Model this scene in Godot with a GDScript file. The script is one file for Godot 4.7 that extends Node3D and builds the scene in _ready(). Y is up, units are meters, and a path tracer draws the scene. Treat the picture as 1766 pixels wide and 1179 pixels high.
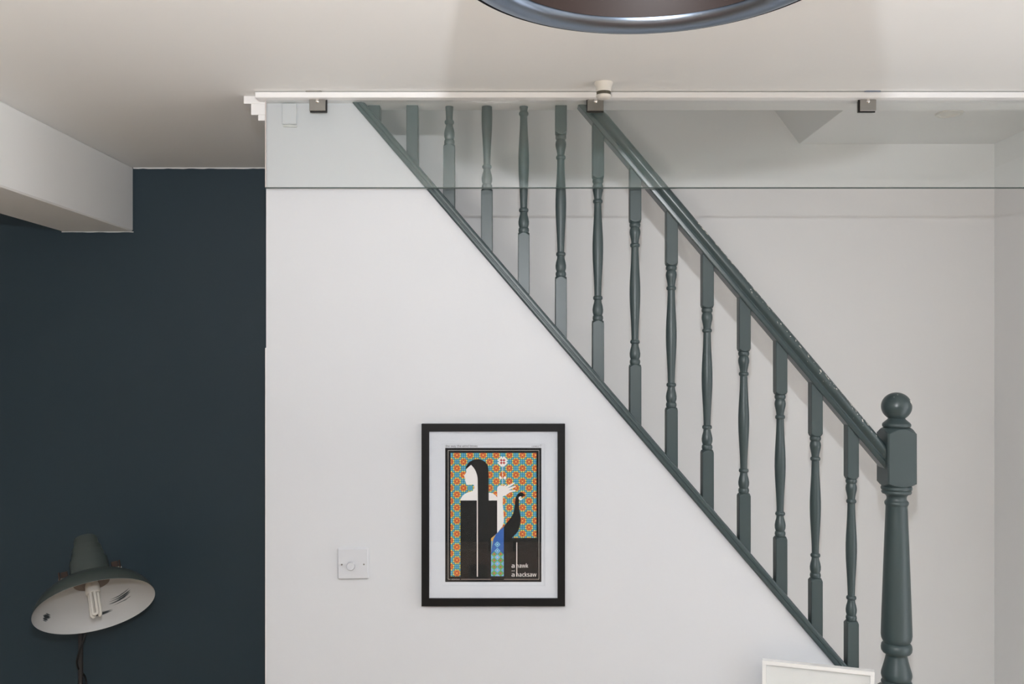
extends Node3D
# A stair seen from a living room: grey-green balustrade, white under-stair wall, dark nook.
# Axes: x right, y up, -z away from the camera. The camera stands at (0, EYE, 0).

const EYE := 1.675          # height of the lens above the floor
const F := 1520.0           # focal length in pixels of the 1766 x 1179 frame
const HX := 888.0           # pixel where the level line of sight meets the frame
const HY := 622.0
const CEIL := 0.7245        # ceiling height above the lens
const BACK := -3.306        # far wall
const FACE := -2.42         # face of the under-stair wall
const MID := -2.455         # centre line of the balustrade

var M := {}
var used := {}

func at(px: float, py: float, depth: float) -> Vector3:
	return Vector3((px - HX) / F * depth, EYE + (HY - py) / F * depth, -depth)

# ---------------------------------------------------------------- mesh builder
class MB:
	var p := PackedVector3Array()
	var t := PackedVector2Array()
	func tri(a: Vector3, b: Vector3, c: Vector3, ua := Vector2.ZERO, ub := Vector2.ZERO, uc := Vector2.ZERO) -> void:
		p.append(a); p.append(b); p.append(c)
		t.append(ua); t.append(ub); t.append(uc)
	func quad(a: Vector3, b: Vector3, c: Vector3, d: Vector3, ua := Vector2.ZERO, ub := Vector2.ZERO, uc := Vector2.ZERO, ud := Vector2.ZERO) -> void:
		tri(a, b, c, ua, ub, uc)
		tri(a, c, d, ua, uc, ud)
	func out_quad(a: Vector3, b: Vector3, c: Vector3, d: Vector3, o: Vector3) -> void:
		if (b - a).cross(c - a).dot(o) < 0.0:
			quad(d, c, b, a)
		else:
			quad(a, b, c, d)
	func out_tri(a: Vector3, b: Vector3, c: Vector3, o: Vector3) -> void:
		if (b - a).cross(c - a).dot(o) < 0.0:
			tri(c, b, a)
		else:
			tri(a, b, c)
	# box with chamfered edges
	func box(c: Vector3, s: Vector3, b := 0.0, turn := Basis.IDENTITY) -> MB:
		var h := s / 2.0
		if b <= 0.0:
			for ax in 3:
				for sg in [-1.0, 1.0]:
					var n := Vector3.ZERO; n[ax] = sg
					var u := Vector3.ZERO; u[(ax + 1) % 3] = h[(ax + 1) % 3]
					var v := Vector3.ZERO; v[(ax + 2) % 3] = h[(ax + 2) % 3]
					var m: Vector3 = n * h[ax]
					out_quad(c + turn * (m - u - v), c + turn * (m + u - v), c + turn * (m + u + v), c + turn * (m - u + v), turn * n)
			return self
		var q := func(sx: float, sy: float, sz: float, k: int) -> Vector3:
			var sgn := Vector3(sx, sy, sz)
			var r := Vector3.ZERO
			for a in 3:
				r[a] = sgn[a] * (h[a] if a == k else h[a] - b)
			return c + turn * r
		for ax in 3:
			var a1 := (ax + 1) % 3
			var a2 := (ax + 2) % 3
			for sg in [-1.0, 1.0]:
				var g := []
				for k in [[-1.0, -1.0], [1.0, -1.0], [1.0, 1.0], [-1.0, 1.0]]:
					var s3 := Vector3.ZERO
					s3[ax] = sg; s3[a1] = k[0]; s3[a2] = k[1]
					g.append(q.call(s3.x, s3.y, s3.z, ax))
				var n := Vector3.ZERO; n[ax] = sg
				out_quad(g[0], g[1], g[2], g[3], turn * n)
			for s1 in [-1.0, 1.0]:
				for s2 in [-1.0, 1.0]:
					var lo := Vector3.ZERO
					lo[ax] = -1.0; lo[a1] = s1; lo[a2] = s2
					var hi := lo; hi[ax] = 1.0
					var n2 := Vector3.ZERO; n2[a1] = s1; n2[a2] = s2
					out_quad(q.call(lo.x, lo.y, lo.z, a1), q.call(hi.x, hi.y, hi.z, a1), q.call(hi.x, hi.y, hi.z, a2), q.call(lo.x, lo.y, lo.z, a2), turn * n2)
		for sx in [-1.0, 1.0]:
			for sy in [-1.0, 1.0]:
				for sz in [-1.0, 1.0]:
					out_tri(q.call(sx, sy, sz, 0), q.call(sx, sy, sz, 1), q.call(sx, sy, sz, 2), turn * Vector3(sx, sy, sz))
		return self
	# turned profile of (radius, height) points, bottom first
	func lathe(prof: Array, n := 32, where := Transform3D.IDENTITY) -> MB:
		var total := 0.0
		var along := [0.0]
		for i in range(1, prof.size()):
			total += prof[i].distance_to(prof[i - 1])
			along.append(total)
		for i in range(1, prof.size()):
			var a: Vector2 = prof[i - 1]
			var b: Vector2 = prof[i]
			var va: float = along[i - 1] / total
			var vb: float = along[i] / total
			for k in n:
				var u0 := float(k) / n
				var u1 := float(k + 1) / n
				var d0 := Vector3(sin(u0 * TAU), 0, cos(u0 * TAU))
				var d1 := Vector3(sin(u1 * TAU), 0, cos(u1 * TAU))
				var p0 := where * (d0 * a.x + Vector3.UP * a.y)
				var p1 := where * (d1 * a.x + Vector3.UP * a.y)
				var p2 := where * (d1 * b.x + Vector3.UP * b.y)
				var p3 := where * (d0 * b.x + Vector3.UP * b.y)
				if a.x > 1e-6:
					tri(p0, p1, p2, Vector2(u0, va), Vector2(u1, va), Vector2(u1, vb))
				if b.x > 1e-6:
					tri(p0, p2, p3, Vector2(u0, va), Vector2(u1, vb), Vector2(u0, vb))
		return self
	# square stock with its corners turned off: the ring at each (radius, height) is the lesser of square and circle
	func turned_square(half: float, given: Array, n := 72, low := [], high := []) -> MB:
		var rings := []
		var prof := [given[0]]
		for i in range(1, given.size()):
			var fine: bool = minf(given[i].x, given[i - 1].x) < half * 1.42 and maxf(given[i].x, given[i - 1].x) > half * 0.98
			for k in range(1, 5 if fine else 2):
				prof.append(given[i - 1].lerp(given[i], k / (4.0 if fine else 1.0)))
		for q in prof:
			var ring := PackedVector3Array()
			for k in n:
				var ang := TAU * (k + 0.5) / n
				var c := cos(ang)
				var s := sin(ang)
				var r: float = minf(half / maxf(absf(c), absf(s)), minf(q.x, half * 1.36))
				var y: float = q.y
				if not low.is_empty() and rings.is_empty():      # [height over the axis, fall per metre to the right]
					y = low[0] - low[1] * s * r
				if not high.is_empty() and rings.size() == prof.size() - 1:
					y = high[0] - high[1] * s * r
				ring.append(Vector3(s * r, y, c * r))
			rings.append(ring)
		for i in range(1, rings.size()):
			for k in n:
				var j := (k + 1) % n
				quad(rings[i - 1][k], rings[i - 1][j], rings[i][j], rings[i][k])
		for e in [0, rings.size() - 1]:
			var mid := Vector3(0, low[0] if e == 0 and not low.is_empty() else high[0] if e > 0 and not high.is_empty() else prof[e].y, 0)
			for k in n:
				out_tri(mid, rings[e][k], rings[e][(k + 1) % n], Vector3.DOWN if e == 0 else Vector3.UP)
		return self
	func tube(pts: Array, r: float, n := 12, closed_ends := true) -> MB:
		var rings := []
		var side := Vector3.ZERO
		for i in pts.size():
			var d: Vector3 = (pts[mini(i + 1, pts.size() - 1)] - pts[maxi(i - 1, 0)]).normalized()
			if side == Vector3.ZERO:
				side = d.cross(Vector3.UP if absf(d.y) < 0.9 else Vector3.RIGHT).normalized()
			side = (side - d * side.dot(d)).normalized()
			var up := d.cross(side)
			var ring := []
			for k in n:
				var a := TAU * k / n
				ring.append(pts[i] + (side * cos(a) + up * sin(a)) * r)
			rings.append(ring)
		for i in range(1, rings.size()):
			for k in n:
				var j := (k + 1) % n
				quad(rings[i - 1][k], rings[i - 1][j], rings[i][j], rings[i][k])
		if closed_ends:
			for e in [0, rings.size() - 1]:
				for k in n:
					out_tri(pts[e], rings[e][k], rings[e][(k + 1) % n], (pts[e] - pts[1 if e == 0 else pts.size() - 2]))
		return self
	# flat outline in x and y given depth from z0 (front) back to z1
	func plate(poly: PackedVector2Array, z0: float, z1: float, where := Transform3D.IDENTITY) -> MB:
		var ix := Geometry2D.triangulate_polygon(poly)
		for z in [z0, z1]:
			var o := where.basis * Vector3(0, 0, signf(z - (z0 + z1) / 2.0))
			for i in range(0, ix.size(), 3):
				out_tri(where * Vector3(poly[ix[i]].x, poly[ix[i]].y, z), where * Vector3(poly[ix[i + 1]].x, poly[ix[i + 1]].y, z), where * Vector3(poly[ix[i + 2]].x, poly[ix[i + 2]].y, z), o)
		var cw := 1.0 if Geometry2D.is_polygon_clockwise(poly) else -1.0
		for i in poly.size():
			var a := poly[i]
			var b := poly[(i + 1) % poly.size()]
			var o2 := where.basis * Vector3(-(b - a).y, (b - a).x, 0) * cw
			out_quad(where * Vector3(a.x, a.y, z0), where * Vector3(b.x, b.y, z0), where * Vector3(b.x, b.y, z1), where * Vector3(a.x, a.y, z1), o2)
		return self
	# profile of (across, forward) points drawn along a straight line; across runs along n, forward along +z
	# each end may be cut by a plane: at_a and at_b are [point on the plane, its normal]
	func run(prof: Array, a: Vector3, b: Vector3, n: Vector3, at_a := [], at_b := []) -> MB:
		var d := (b - a).normalized()
		var meet := func(base: Vector3, q: Vector2, plane: Array) -> Vector3:
			var p3: Vector3 = base + n * q.x + Vector3(0, 0, q.y)
			return p3 if plane.is_empty() else p3 + d * ((plane[0] - p3).dot(plane[1]) / d.dot(plane[1]))
		var mid := Vector2.ZERO
		var round := 0.0
		for q in prof:
			mid += q / prof.size()
		for i in prof.size():
			round += prof[i].distance_to(prof[(i + 1) % prof.size()])
		var v := 0.0
		for i in prof.size():
			var q: Vector2 = prof[i]
			var w: Vector2 = prof[(i + 1) % prof.size()]
			var v2 := v + q.distance_to(w) / round
			var aq: Vector3 = meet.call(a, q, at_a)
			var aw: Vector3 = meet.call(a, w, at_a)
			var bq: Vector3 = meet.call(b, q, at_b)
			var bw: Vector3 = meet.call(b, w, at_b)
			quad(aq, bq, bw, aw, Vector2(0, v), Vector2(1, v), Vector2(1, v2), Vector2(0, v2))
			v = v2
			out_tri(meet.call(a, mid, at_a), aq, aw, -d)
			out_tri(meet.call(b, mid, at_b), bq, bw, d)
		return self
	func mesh(crease := 38.0) -> ArrayMesh:
		var faces := p.size() / 3
		var fn := PackedVector3Array()
		var near := {}
		for i in faces:
			var n := (p[i * 3 + 1] - p[i * 3]).cross(p[i * 3 + 2] - p[i * 3])
			fn.append(n)
			for k in 3:
				var key := Vector3i((p[i * 3 + k] * 50000.0).round())
				if not near.has(key):
					near[key] = PackedInt32Array()
				near[key].append(i)
		var limit := cos(deg_to_rad(crease))
		var pos := PackedVector3Array()
		var nor := PackedVector3Array()
		var uv := PackedVector2Array()
		for i in faces:
			var me := fn[i].normalized()
			for k in [0, 2, 1]:
				var v := p[i * 3 + k]
				var sum := Vector3.ZERO
				for j in near[Vector3i((v * 50000.0).round())]:
					if fn[j].normalized().dot(me) > limit:
						sum += fn[j]
				pos.append(v)
				nor.append(sum.normalized() if sum.length_squared() > 0.0 else me)
				uv.append(t[i * 3 + k])
		var a := []
		a.resize(Mesh.ARRAY_MAX)
		a[Mesh.ARRAY_VERTEX] = pos
		a[Mesh.ARRAY_NORMAL] = nor
		a[Mesh.ARRAY_TEX_UV] = uv
		var m := ArrayMesh.new()
		m.add_surface_from_arrays(Mesh.PRIMITIVE_TRIANGLES, a)
		return m

# ---------------------------------------------------------------- objects
func numbered(called: String) -> String:
	var n: int = used.get(called, 0)
	used[called] = n + 1
	return called if n == 0 else "%s_%03d" % [called, n]

func thing(called: String, label: String, category: String, where := Vector3.ZERO, group := "") -> Node3D:
	var o := Node3D.new()
	o.name = numbered(called)
	o.position = where
	add_child(o)
	return tag(o, label, category, group)

func tag(o: Node3D, label: String, category: String, group := "") -> Node3D:
	o.set_meta("label", label)
	o.set_meta("category", category)
	if group != "":
		o.set_meta("group", group)
	return o

func part(called: String, shape, mat: Material, parent: Node3D, crease := 38.0) -> MeshInstance3D:
	var o := MeshInstance3D.new()
	o.name = called if parent != self else numbered(called)
	o.mesh = shape.mesh(crease) if shape is MB else shape
	o.material_override = mat
	o.cast_shadow = GeometryInstance3D.SHADOW_CASTING_SETTING_ON
	parent.add_child(o, true)
	return o

func struct(called: String, shape, mat: Material, label: String, category: String) -> MeshInstance3D:
	var o := part(called, shape, mat, self)
	tag(o, label, category)
	o.set_meta("kind", "structure")
	return o

func box_between(a: Vector3, b: Vector3, bevel := 0.0) -> MB:
	return MB.new().box((a + b) / 2.0, (b - a).abs(), bevel)

func mat(color: Color, rough := 0.6, metal := 0.0) -> StandardMaterial3D:
	var m := StandardMaterial3D.new()
	m.albedo_color = color
	m.roughness = rough
	m.metallic = metal
	return m

func c8(r: float, g: float, b: float) -> Color:
	return Color(r / 255.0, g / 255.0, b / 255.0)

func relief(m: StandardMaterial3D, freq: float, size: float, strength: float, sd := 1) -> StandardMaterial3D:
	var n := FastNoiseLite.new()
	n.seed = sd
	n.frequency = freq
	n.fractal_octaves = 4
	var tx := NoiseTexture2D.new()
	tx.width = 512; tx.height = 512
	tx.seamless = true
	tx.noise = n
	m.heightmap_enabled = true
	m.heightmap_texture = tx
	m.heightmap_scale = strength
	m.uv1_triplanar = true
	m.uv1_world_triplanar = true
	m.uv1_scale = Vector3.ONE / size
	return m

func _ready() -> void:
	set_view_and_light()
	set_materials()
	build_room()
	build_stair()
	build_glass()
	build_poster()
	build_pendant()
	build_floor_lamp()
	build_small_things()
	build_behind_camera()

# ---------------------------------------------------------------- camera, light
func set_view_and_light() -> void:
	var cam := Camera3D.new()
	cam.name = "camera"
	cam.projection = Camera3D.PROJECTION_FRUSTUM
	cam.near = 0.05
	cam.far = 60.0
	cam.size = 1179.0 / F * 0.05
	cam.frustum_offset = Vector2((883.0 - HX) / F * 0.05, (HY - 589.5) / F * 0.05)
	cam.position = Vector3(0, EYE, 0)
	add_child(cam)
	cam.current = true
	var env := Environment.new()
	env.background_mode = Environment.BG_SKY
	var sky := Sky.new()
	var ps := ProceduralSkyMaterial.new()
	ps.sky_top_color = c8(150, 175, 205)
	ps.sky_horizon_color = c8(215, 222, 228)
	ps.ground_bottom_color = c8(110, 108, 104)
	ps.ground_horizon_color = c8(190, 192, 192)
	sky.sky_material = ps
	env.sky = sky
	env.tonemap_mode = Environment.TONE_MAPPER_LINEAR
	env.tonemap_exposure = 0.99
	env.sdfgi_enabled = true
	env.ssao_enabled = true
	env.ssil_enabled = true
	var we := WorldEnvironment.new()
	we.name = "world_environment"
	we.environment = env
	add_child(we)
	# the photographer's flash, just above the lens
	var flash := OmniLight3D.new()
	flash.name = "flash_light"
	flash.position = Vector3(0.0, EYE + 0.287, -0.01)
	flash.light_color = c8(244, 248, 255)
	flash.light_energy = 2.3
	flash.light_size = 0.014
	flash.omni_range = 14.0
	flash.omni_attenuation = 2.0
	flash.shadow_enabled = true
	add_child(flash)
	# daylight through the glazed door in the side wall, right of the frame
	var day := AreaLight3D.new()
	day.name = "door_light"
	day.area_size = Vector2(0.84, 1.7)
	day.area_normalize_energy = true
	day.position = Vector3(1.775, 1.12, -1.7)
	day.rotation.y = PI / 2
	day.light_color = c8(246, 248, 255)
	day.light_energy = 0.65
	day.area_range = 16.0
	day.shadow_enabled = true
	add_child(day)
	# warm uplighter beside the camera
	var upl := AreaLight3D.new()
	upl.name = "uplighter_light"
	upl.area_size = Vector2(0.24, 0.24)
	upl.area_normalize_energy = true
	upl.position = Vector3(-0.15, 1.465, 0.45)
	upl.rotation.x = PI / 2
	upl.light_color = c8(255, 247, 238)
	upl.light_energy = 8.0
	upl.area_range = 14.0
	upl.shadow_enabled = true
	add_child(upl)

func set_materials() -> void:
	M.white = relief(mat(c8(202, 204, 207), 0.55), 0.02, 0.5, 0.02, 3)
	M.cream = relief(mat(c8(236, 235, 233), 0.6), 0.02, 0.5, 0.02, 4)
	M.ceiling = relief(mat(c8(239, 239, 237), 0.75), 0.02, 0.6, 0.02, 5)
	M.beam = relief(mat(c8(246, 246, 244), 0.6), 0.02, 0.6, 0.02, 15)
	M.gloss_white = mat(c8(232, 231, 230), 0.35)
	M.dark = relief(mat(c8(39, 57, 67), 0.6), 0.03, 0.4, 0.02, 6)
	M.paint = mat(c8(58, 71, 72), 0.38)
	M.steel = mat(c8(160, 158, 153), 0.32, 1.0)
	M.chrome = mat(c8(235, 232, 228), 0.12, 1.0)
	M.rubber = mat(c8(16, 16, 16), 0.6)
	M.black = mat(c8(20, 19, 19), 0.5)
	M.black.metallic_specular = 0.3
	M.plastic = mat(c8(232, 232, 230), 0.35)
	M.switch = mat(c8(199, 201, 205), 0.35)
	M.plastic_warm = mat(c8(230, 226, 218), 0.4)
	M.paper = mat(c8(208, 212, 218), 0.8)
	M.rust = mat(c8(70, 56, 50), 0.6, 0.3)
	M.pole = mat(c8(52, 50, 50), 0.5, 0.2)
	var g := mat(Color(0.45, 0.62, 0.58, 0.045), 0.0)
	g.transparency = BaseMaterial3D.TRANSPARENCY_ALPHA
	M.glass = g
	var pg := mat(Color(1, 1, 1, 0.01), 0.0)
	pg.transparency = BaseMaterial3D.TRANSPARENCY_ALPHA
	pg.metallic_specular = 0.38
	M.picture_glass = pg
	M.glass_edge = mat(c8(52, 66, 62), 0.15)
	M.glass_side = mat(c8(200, 190, 186), 0.2)
	var w := relief(mat(c8(96, 66, 46), 0.35), 0.02, 1.0, 0.02, 8)
	var n := FastNoiseLite.new()
	n.seed = 12
	n.frequency = 0.01
	var nt := NoiseTexture2D.new()
	nt.width = 512; nt.height = 512; nt.seamless = true
	nt.noise = n
	var ramp := Gradient.new()
	ramp.set_color(0, c8(82, 55, 38))
	ramp.set_color(1, c8(126, 90, 62))
	nt.color_ramp = ramp
	w.albedo_color = Color.WHITE
	w.albedo_texture = nt
	w.uv1_scale = Vector3(0.6, 4.0, 4.0)
	M.wood = w
	M.floor = relief(mat(c8(190, 172, 150), 0.45), 0.02, 1.0, 0.02, 9)

# ---------------------------------------------------------------- the room
func build_room() -> void:
	var c := EYE + CEIL
	struct("floor", box_between(Vector3(-3.3, -0.1, 3.45), Vector3(1.95, 0, -3.45)), M.floor, "pale wooden floor of the living room", "floor")
	var up := MB.new().box(Vector3(-0.675, c + 0.1, 0.48), Vector3(5.25, 0.2, 5.94))
	up.box(Vector3(-1.97, c + 0.1, -2.97), Vector3(2.66, 0.2, 0.96))
	struct("ceiling", up, M.ceiling, "plain off-white plaster ceiling of the room", "ceiling")
	struct("wall_back", box_between(Vector3(-3.3, 0, BACK), Vector3(-0.62, c, BACK - 0.12)), M.dark, "dark blue-green painted wall behind the lamp", "wall")
	struct("wall_stairwell", box_between(Vector3(-0.62, 0, BACK), Vector3(1.95, 4.4, BACK - 0.12)), M.cream, "pale wall on the far side of the stair", "wall")
	# the side wall, with the opening for the glazed door just outside the frame
	var side := MB.new()
	side.box(Vector3(1.8645, 2.2, (BACK - 2.2) / 2), Vector3(0.131, 4.4, -2.2 - BACK))
	side.box(Vector3(1.8645, c / 2, 1.1), Vector3(0.131, c, 4.6))
	side.box(Vector3(1.8645, (c + 2.05) / 2, -1.7), Vector3(0.131, c - 2.05, 1.0))
	struct("wall_right", side, M.cream, "pale side wall at the right edge of the photo", "wall")
	struct("wall_left", box_between(Vector3(-3.3, 0, 3.4), Vector3(-3.18, c, BACK)), M.white, "white side wall left of the dark nook", "wall")
	struct("wall_front", box_between(Vector3(-3.3, 0, 3.35), Vector3(1.93, c, 3.47)), M.dark, "dark painted wall behind the camera", "wall")
	# the under-stair wall: its right edge follows the pitch of the stair
	var fx := (1442.0 - 888.0) / 628.0
	var fy := (622.0 - 1150.0) / 628.0
	var x_top := fx - (0.707 - fy) * 0.6511 / 0.7590
	var y_end := fy - (1.0222 - fx) * 0.7590 / 0.6511
	var poly := PackedVector2Array([Vector2(-0.683, 0), Vector2(-0.683, EYE + 0.707), Vector2(x_top, EYE + 0.707), Vector2(1.0222, EYE + y_end), Vector2(1.0222, 0)])
	struct("wall_stair", MB.new().plate(poly, FACE, FACE - 0.07), M.white, "bright white under-stair wall with the sloping green capping", "wall")
	struct("wall_stair_side", box_between(Vector3(-0.682, 0, FACE - 0.071), Vector3(-0.6205, c - 0.001, BACK)), M.white, "white side of the under-stair cupboard facing the nook", "wall")
	# the floor edge over the stair opening, the shaft above it and the sloping soffit
	struct("wall_header", box_between(Vector3(-0.62, EYE + 0.7073, FACE - 0.0005), Vector3(1.7985, 4.4, FACE - 0.0685)), M.cream, "white floor edge over the stair opening", "wall")
	struct("wall_shaft", box_between(Vector3(-0.68, c + 0.201, FACE - 0.07), Vector3(-0.6205, 4.4, BACK)), M.cream, "pale end wall high in the stair shaft", "wall")
	var so := PackedVector2Array([Vector2(1.067, EYE + 0.8135), Vector2(1.7985, EYE + 0.8135), Vector2(1.7985, EYE + 0.9135), Vector2(1.12, EYE + 0.9135), Vector2(-0.60, EYE + 3.16), Vector2(-0.60, EYE + 3.06)])
	struct("ceiling_stair", MB.new().plate(so, FACE - 0.07, BACK + 0.0005), M.cream, "pale stair ceiling that turns up into a sloping soffit", "ceiling")
	# boxed beam running towards the camera
	struct("ceiling_beam", MB.new().box(Vector3(-1.565, EYE + (0.485 + CEIL) / 2, (3.35 + BACK) / 2), Vector3(0.268, CEIL - 0.485, 3.35 - BACK - 0.001), 0.005), M.beam, "white boxed ceiling beam ending at the dark wall", "beam")
	# uneven white paint line where the dark paint stops
	var rng := RandomNumberGenerator.new()
	rng.seed = 5
	var line := PackedVector2Array([Vector2(-0.684, c - 0.0004), Vector2(-1.4305, c - 0.0004)])
	var low := PackedVector2Array([Vector2(-0.684, EYE + 0.485 - 0.0005), Vector2(-1.6985, EYE + 0.485 - 0.0005)])
	var k := 0
	while k <= 40:
		line.append(Vector2(lerpf(-1.4305, -0.684, k / 40.0), c - 0.0035 - rng.randf() * 0.0022))
		k += 1
	struct("trim_1", MB.new().plate(line, BACK + 0.0035, BACK + 0.0003), M.gloss_white, "uneven white paint line between dark wall and ceiling", "paint line")
	low = PackedVector2Array([Vector2(-1.43, EYE + 0.4846), Vector2(-1.699, EYE + 0.4846)])
	for j in 15:
		low.append(Vector2(lerpf(-1.699, -1.43, j / 14.0), EYE + 0.4825 - rng.randf() * 0.0016))
	struct("trim_2", MB.new().plate(low, BACK + 0.003, BACK + 0.0003), M.gloss_white, "thin white paint line under the beam end", "paint line")
	# board under the ceiling edge and the stepped moulding beside it
	struct("trim_3", MB.new().box(Vector3(0.55, EYE + 0.71475, -2.394), Vector3(2.497, 0.0155, 0.053), 0.0015), M.gloss_white, "long white board along the ceiling edge above the stair", "trim")
	var stp := MB.new()
	stp.box(Vector3(-0.7125, EYE + 0.7135, -2.858), Vector3(0.059, 0.0215, 0.896), 0.0012)
	stp.box(Vector3(-0.7025, EYE + 0.6875, -2.858), Vector3(0.039, 0.0305, 0.896), 0.0012)
	stp.box(Vector3(-0.6928, EYE + 0.6645, -2.858), Vector3(0.0195, 0.0155, 0.896), 0.0012)
	struct("trim_4", stp, M.gloss_white, "stepped white moulding running back beside the board end", "moulding")
	struct("trim_5", box_between(Vector3(-0.6895, 0, -2.432), Vector3(-0.6825, EYE + 0.036, -2.52), 0.001), M.gloss_white, "narrow white strip up the left edge of the stair wall", "trim")

# ---------------------------------------------------------------- the stair
const SPINDLE := [[0.0, 8.0], [1.0, 8.9], [4.0, 9.5], [7.0, 8.9], [8.3, 7.6], [9.5, 7.9], [12.0, 8.9], [16.0, 9.4], [20.0, 9.0], [26.0, 7.6], [32.0, 6.5], [35.5, 6.3], [36.2, 7.6], [39.0, 8.5], [41.8, 7.6], [42.5, 6.3],
	[52.0, 6.4], [66.0, 6.9], [82.0, 7.8], [98.0, 8.7], [112.0, 9.2], [124.0, 9.25], [138.0, 8.9], [154.0, 8.0], [172.0, 6.9], [188.0, 6.2], [200.0, 5.9], [201.8, 6.0], [202.5, 7.5], [205.3, 8.4], [208.0, 7.6], [208.8, 6.1],
	[213.0, 6.5], [219.0, 8.2], [225.0, 9.2], [230.0, 9.0], [234.0, 7.8], [235.2, 7.4], [236.5, 8.6], [239.8, 9.2], [243.0, 8.6], [244.5, 8.0]]

func build_stair() -> void:
	var s := 1.0 / 619.0
	# solid steps behind the white wall
	var st := MB.new()
	for i in 12:
		var x1 := 1.02 - 0.19 * i
		if x1 - 0.19 < -0.62:
			break
		st.box(Vector3((x1 + x1 - 0.19) / 2.0, (0.44 + 0.2215 * i) / 2.0, (FACE - 0.072 + BACK + 0.001) / 2.0), Vector3(0.19, 0.44 + 0.2215 * i, 0.81))
	st.box(Vector3(1.409, 0.12, (FACE - 0.072 + BACK + 0.001) / 2.0), Vector3(0.778, 0.24, 0.81))
	struct("floor_stair", st, M.cream, "painted steps hidden behind the under-stair wall", "steps")
	# capping on top of the sloping wall
	var dirn := Vector3(0.6511, -0.7590, 0)
	var nrm := Vector3(0.7590, 0.6511, 0)
	var foot := Vector3((1442.0 - 888.0) / 628.0, EYE + (622.0 - 1150.0) / 628.0, FACE)
	var cap := [Vector2(0.0004, 0.0003), Vector2(0.0004, 0.009), Vector2(0.004, 0.013), Vector2(0.009, 0.0135), Vector2(0.0105, 0.0105), Vector2(0.0125, 0.0105), Vector2(0.014, 0.0125), Vector2(0.0195, 0.0125), Vector2(0.021, 0.0085), Vector2(0.024, 0.0075), Vector2(0.0255, 0.0045), Vector2(0.0255, -0.0695), Vector2(0.0004, -0.0695)]
	var capping := thing("stair_capping", "moulded grey-green capping strip sloping down the top of the white wall", "stair capping", Vector3(0.2, EYE, FACE))
	var cm := part("moulding", MB.new().run(cap, foot - dirn * 2.0 - capping.position, foot + dirn * 0.17 - capping.position, nrm, [Vector3(0, EYE + 0.7067, 0) - capping.position, Vector3.UP], [Vector3(1.0222, 0, 0) - capping.position, Vector3.RIGHT]), M.paint, capping)
	cm.set_meta("label", "grey-green painted moulding with shallow grooves")
	# balusters, lowest first
	var xs := [1467.9, 1406.0, 1345.3, 1282.5, 1219.3, 1157.6, 1095.0, 1031.0, 967.2, 903.2, 839.8, 775.0, 712.0, 646.5]
	var names := ["grey-green baluster next to the newel post, lowest on the stair", "second baluster up from the newel post, grey-green and turned", "third baluster up from the newel post, grey-green and turned",
		"fourth baluster up from the newel post, grey-green and turned", "fifth baluster up from the newel post, grey-green and turned", "sixth baluster up from the newel post, grey-green and turned",
		"seventh baluster up from the newel post, its top block crossed by the glass edge", "uppermost baluster under the handrail, below the middle glass clip", "baluster with a square top block cut off by the board, left of the handrail top",
		"baluster whose slim bulging middle stands behind the glass, second left of the handrail", "baluster with a thick round top cut off under the board, third left of the handrail", "short baluster with a vase and square foot behind the glass, near the stair top",
		"plain square baluster stub standing behind the glass near the stair top", "shortest baluster stub, a small square piece in the corner of capping and board"]
	var blk := 0.0158
	var over_cap := foot + nrm * 0.0256
	var d2 := Vector3(0.6450, -0.7642, 0)
	var n2 := Vector3(0.7642, 0.6450, 0)
	var end := Vector3(1.0048, EYE - 0.2456, MID) + n2 * 0.004
	var under_rail := end - n2 * 0.0242
	var whole_shaft: ArrayMesh = null
	for i in xs.size():
		var x: float = (xs[i] - HX) * s
		var y0: float = EYE + (HY - (384.0 + 1.182 * (xs[i] - 1095.0))) * s   # shoulder of the top block
		var limit := EYE + 0.7070 - y0      # underside of the floor edge, measured from the shoulder
		var cap_at := over_cap.y - (x - over_cap.x) * 0.7590 / 0.6511 - y0
		var rail_at := under_rail.y - (x - under_rail.x) * 0.7642 / 0.6450 - y0
		var b := thing("baluster", names[i], "baluster", Vector3(x, y0, MID), "turned balusters of the stair")
		var housed := rail_at + 0.03 < limit
		if limit > 0.012:
			var hi := [Vector2(blk * 0.98, 0.0), Vector2(blk * 1.04, 0.0012), Vector2(blk * 1.16, 0.0035), Vector2(blk * 1.5, 0.009)]
			if housed:
				hi.append(Vector2(blk * 1.5, rail_at))
				part("top_block", MB.new().turned_square(blk, hi, 72, [], [rail_at, 0.7642 / 0.6450]), M.paint, b)
			else:
				hi.append(Vector2(blk * 1.5, limit))
				part("top_block", MB.new().turned_square(blk, hi), M.paint, b)
		if whole_shaft != null and limit > 0.0:
			part("turned_shaft", whole_shaft, M.paint, b)
		else:
			var sp := []
			for j in range(SPINDLE.size() - 1, -1, -1):
				var yy: float = -SPINDLE[j][0] * s
				if yy <= limit:
					sp.append(Vector2(SPINDLE[j][1] * s, yy))
				elif sp.size() > 0:
					sp.append(Vector2(SPINDLE[j][1] * s, limit))
					break
			if sp.size() > 1:
				var shaft: ArrayMesh = MB.new().lathe(sp, 28).mesh(50.0)
				part("turned_shaft", shaft, M.paint, b)
				if limit > 0.0:
					whole_shaft = shaft
		var by := -244.5 * s
		var lo := [Vector2(blk * 1.5, cap_at), Vector2(blk * 1.5, by - 0.009), Vector2(blk * 1.16, by - 0.0035), Vector2(blk * 1.04, by - 0.0012), Vector2(blk * 0.98, by)]
		if by > limit:
			lo = [Vector2(blk * 1.5, cap_at), Vector2(blk * 1.5, limit)]
		part("bottom_block", MB.new().turned_square(blk, lo, 72, [cap_at, 0.7590 / 0.6511]), M.paint, b)
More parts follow.
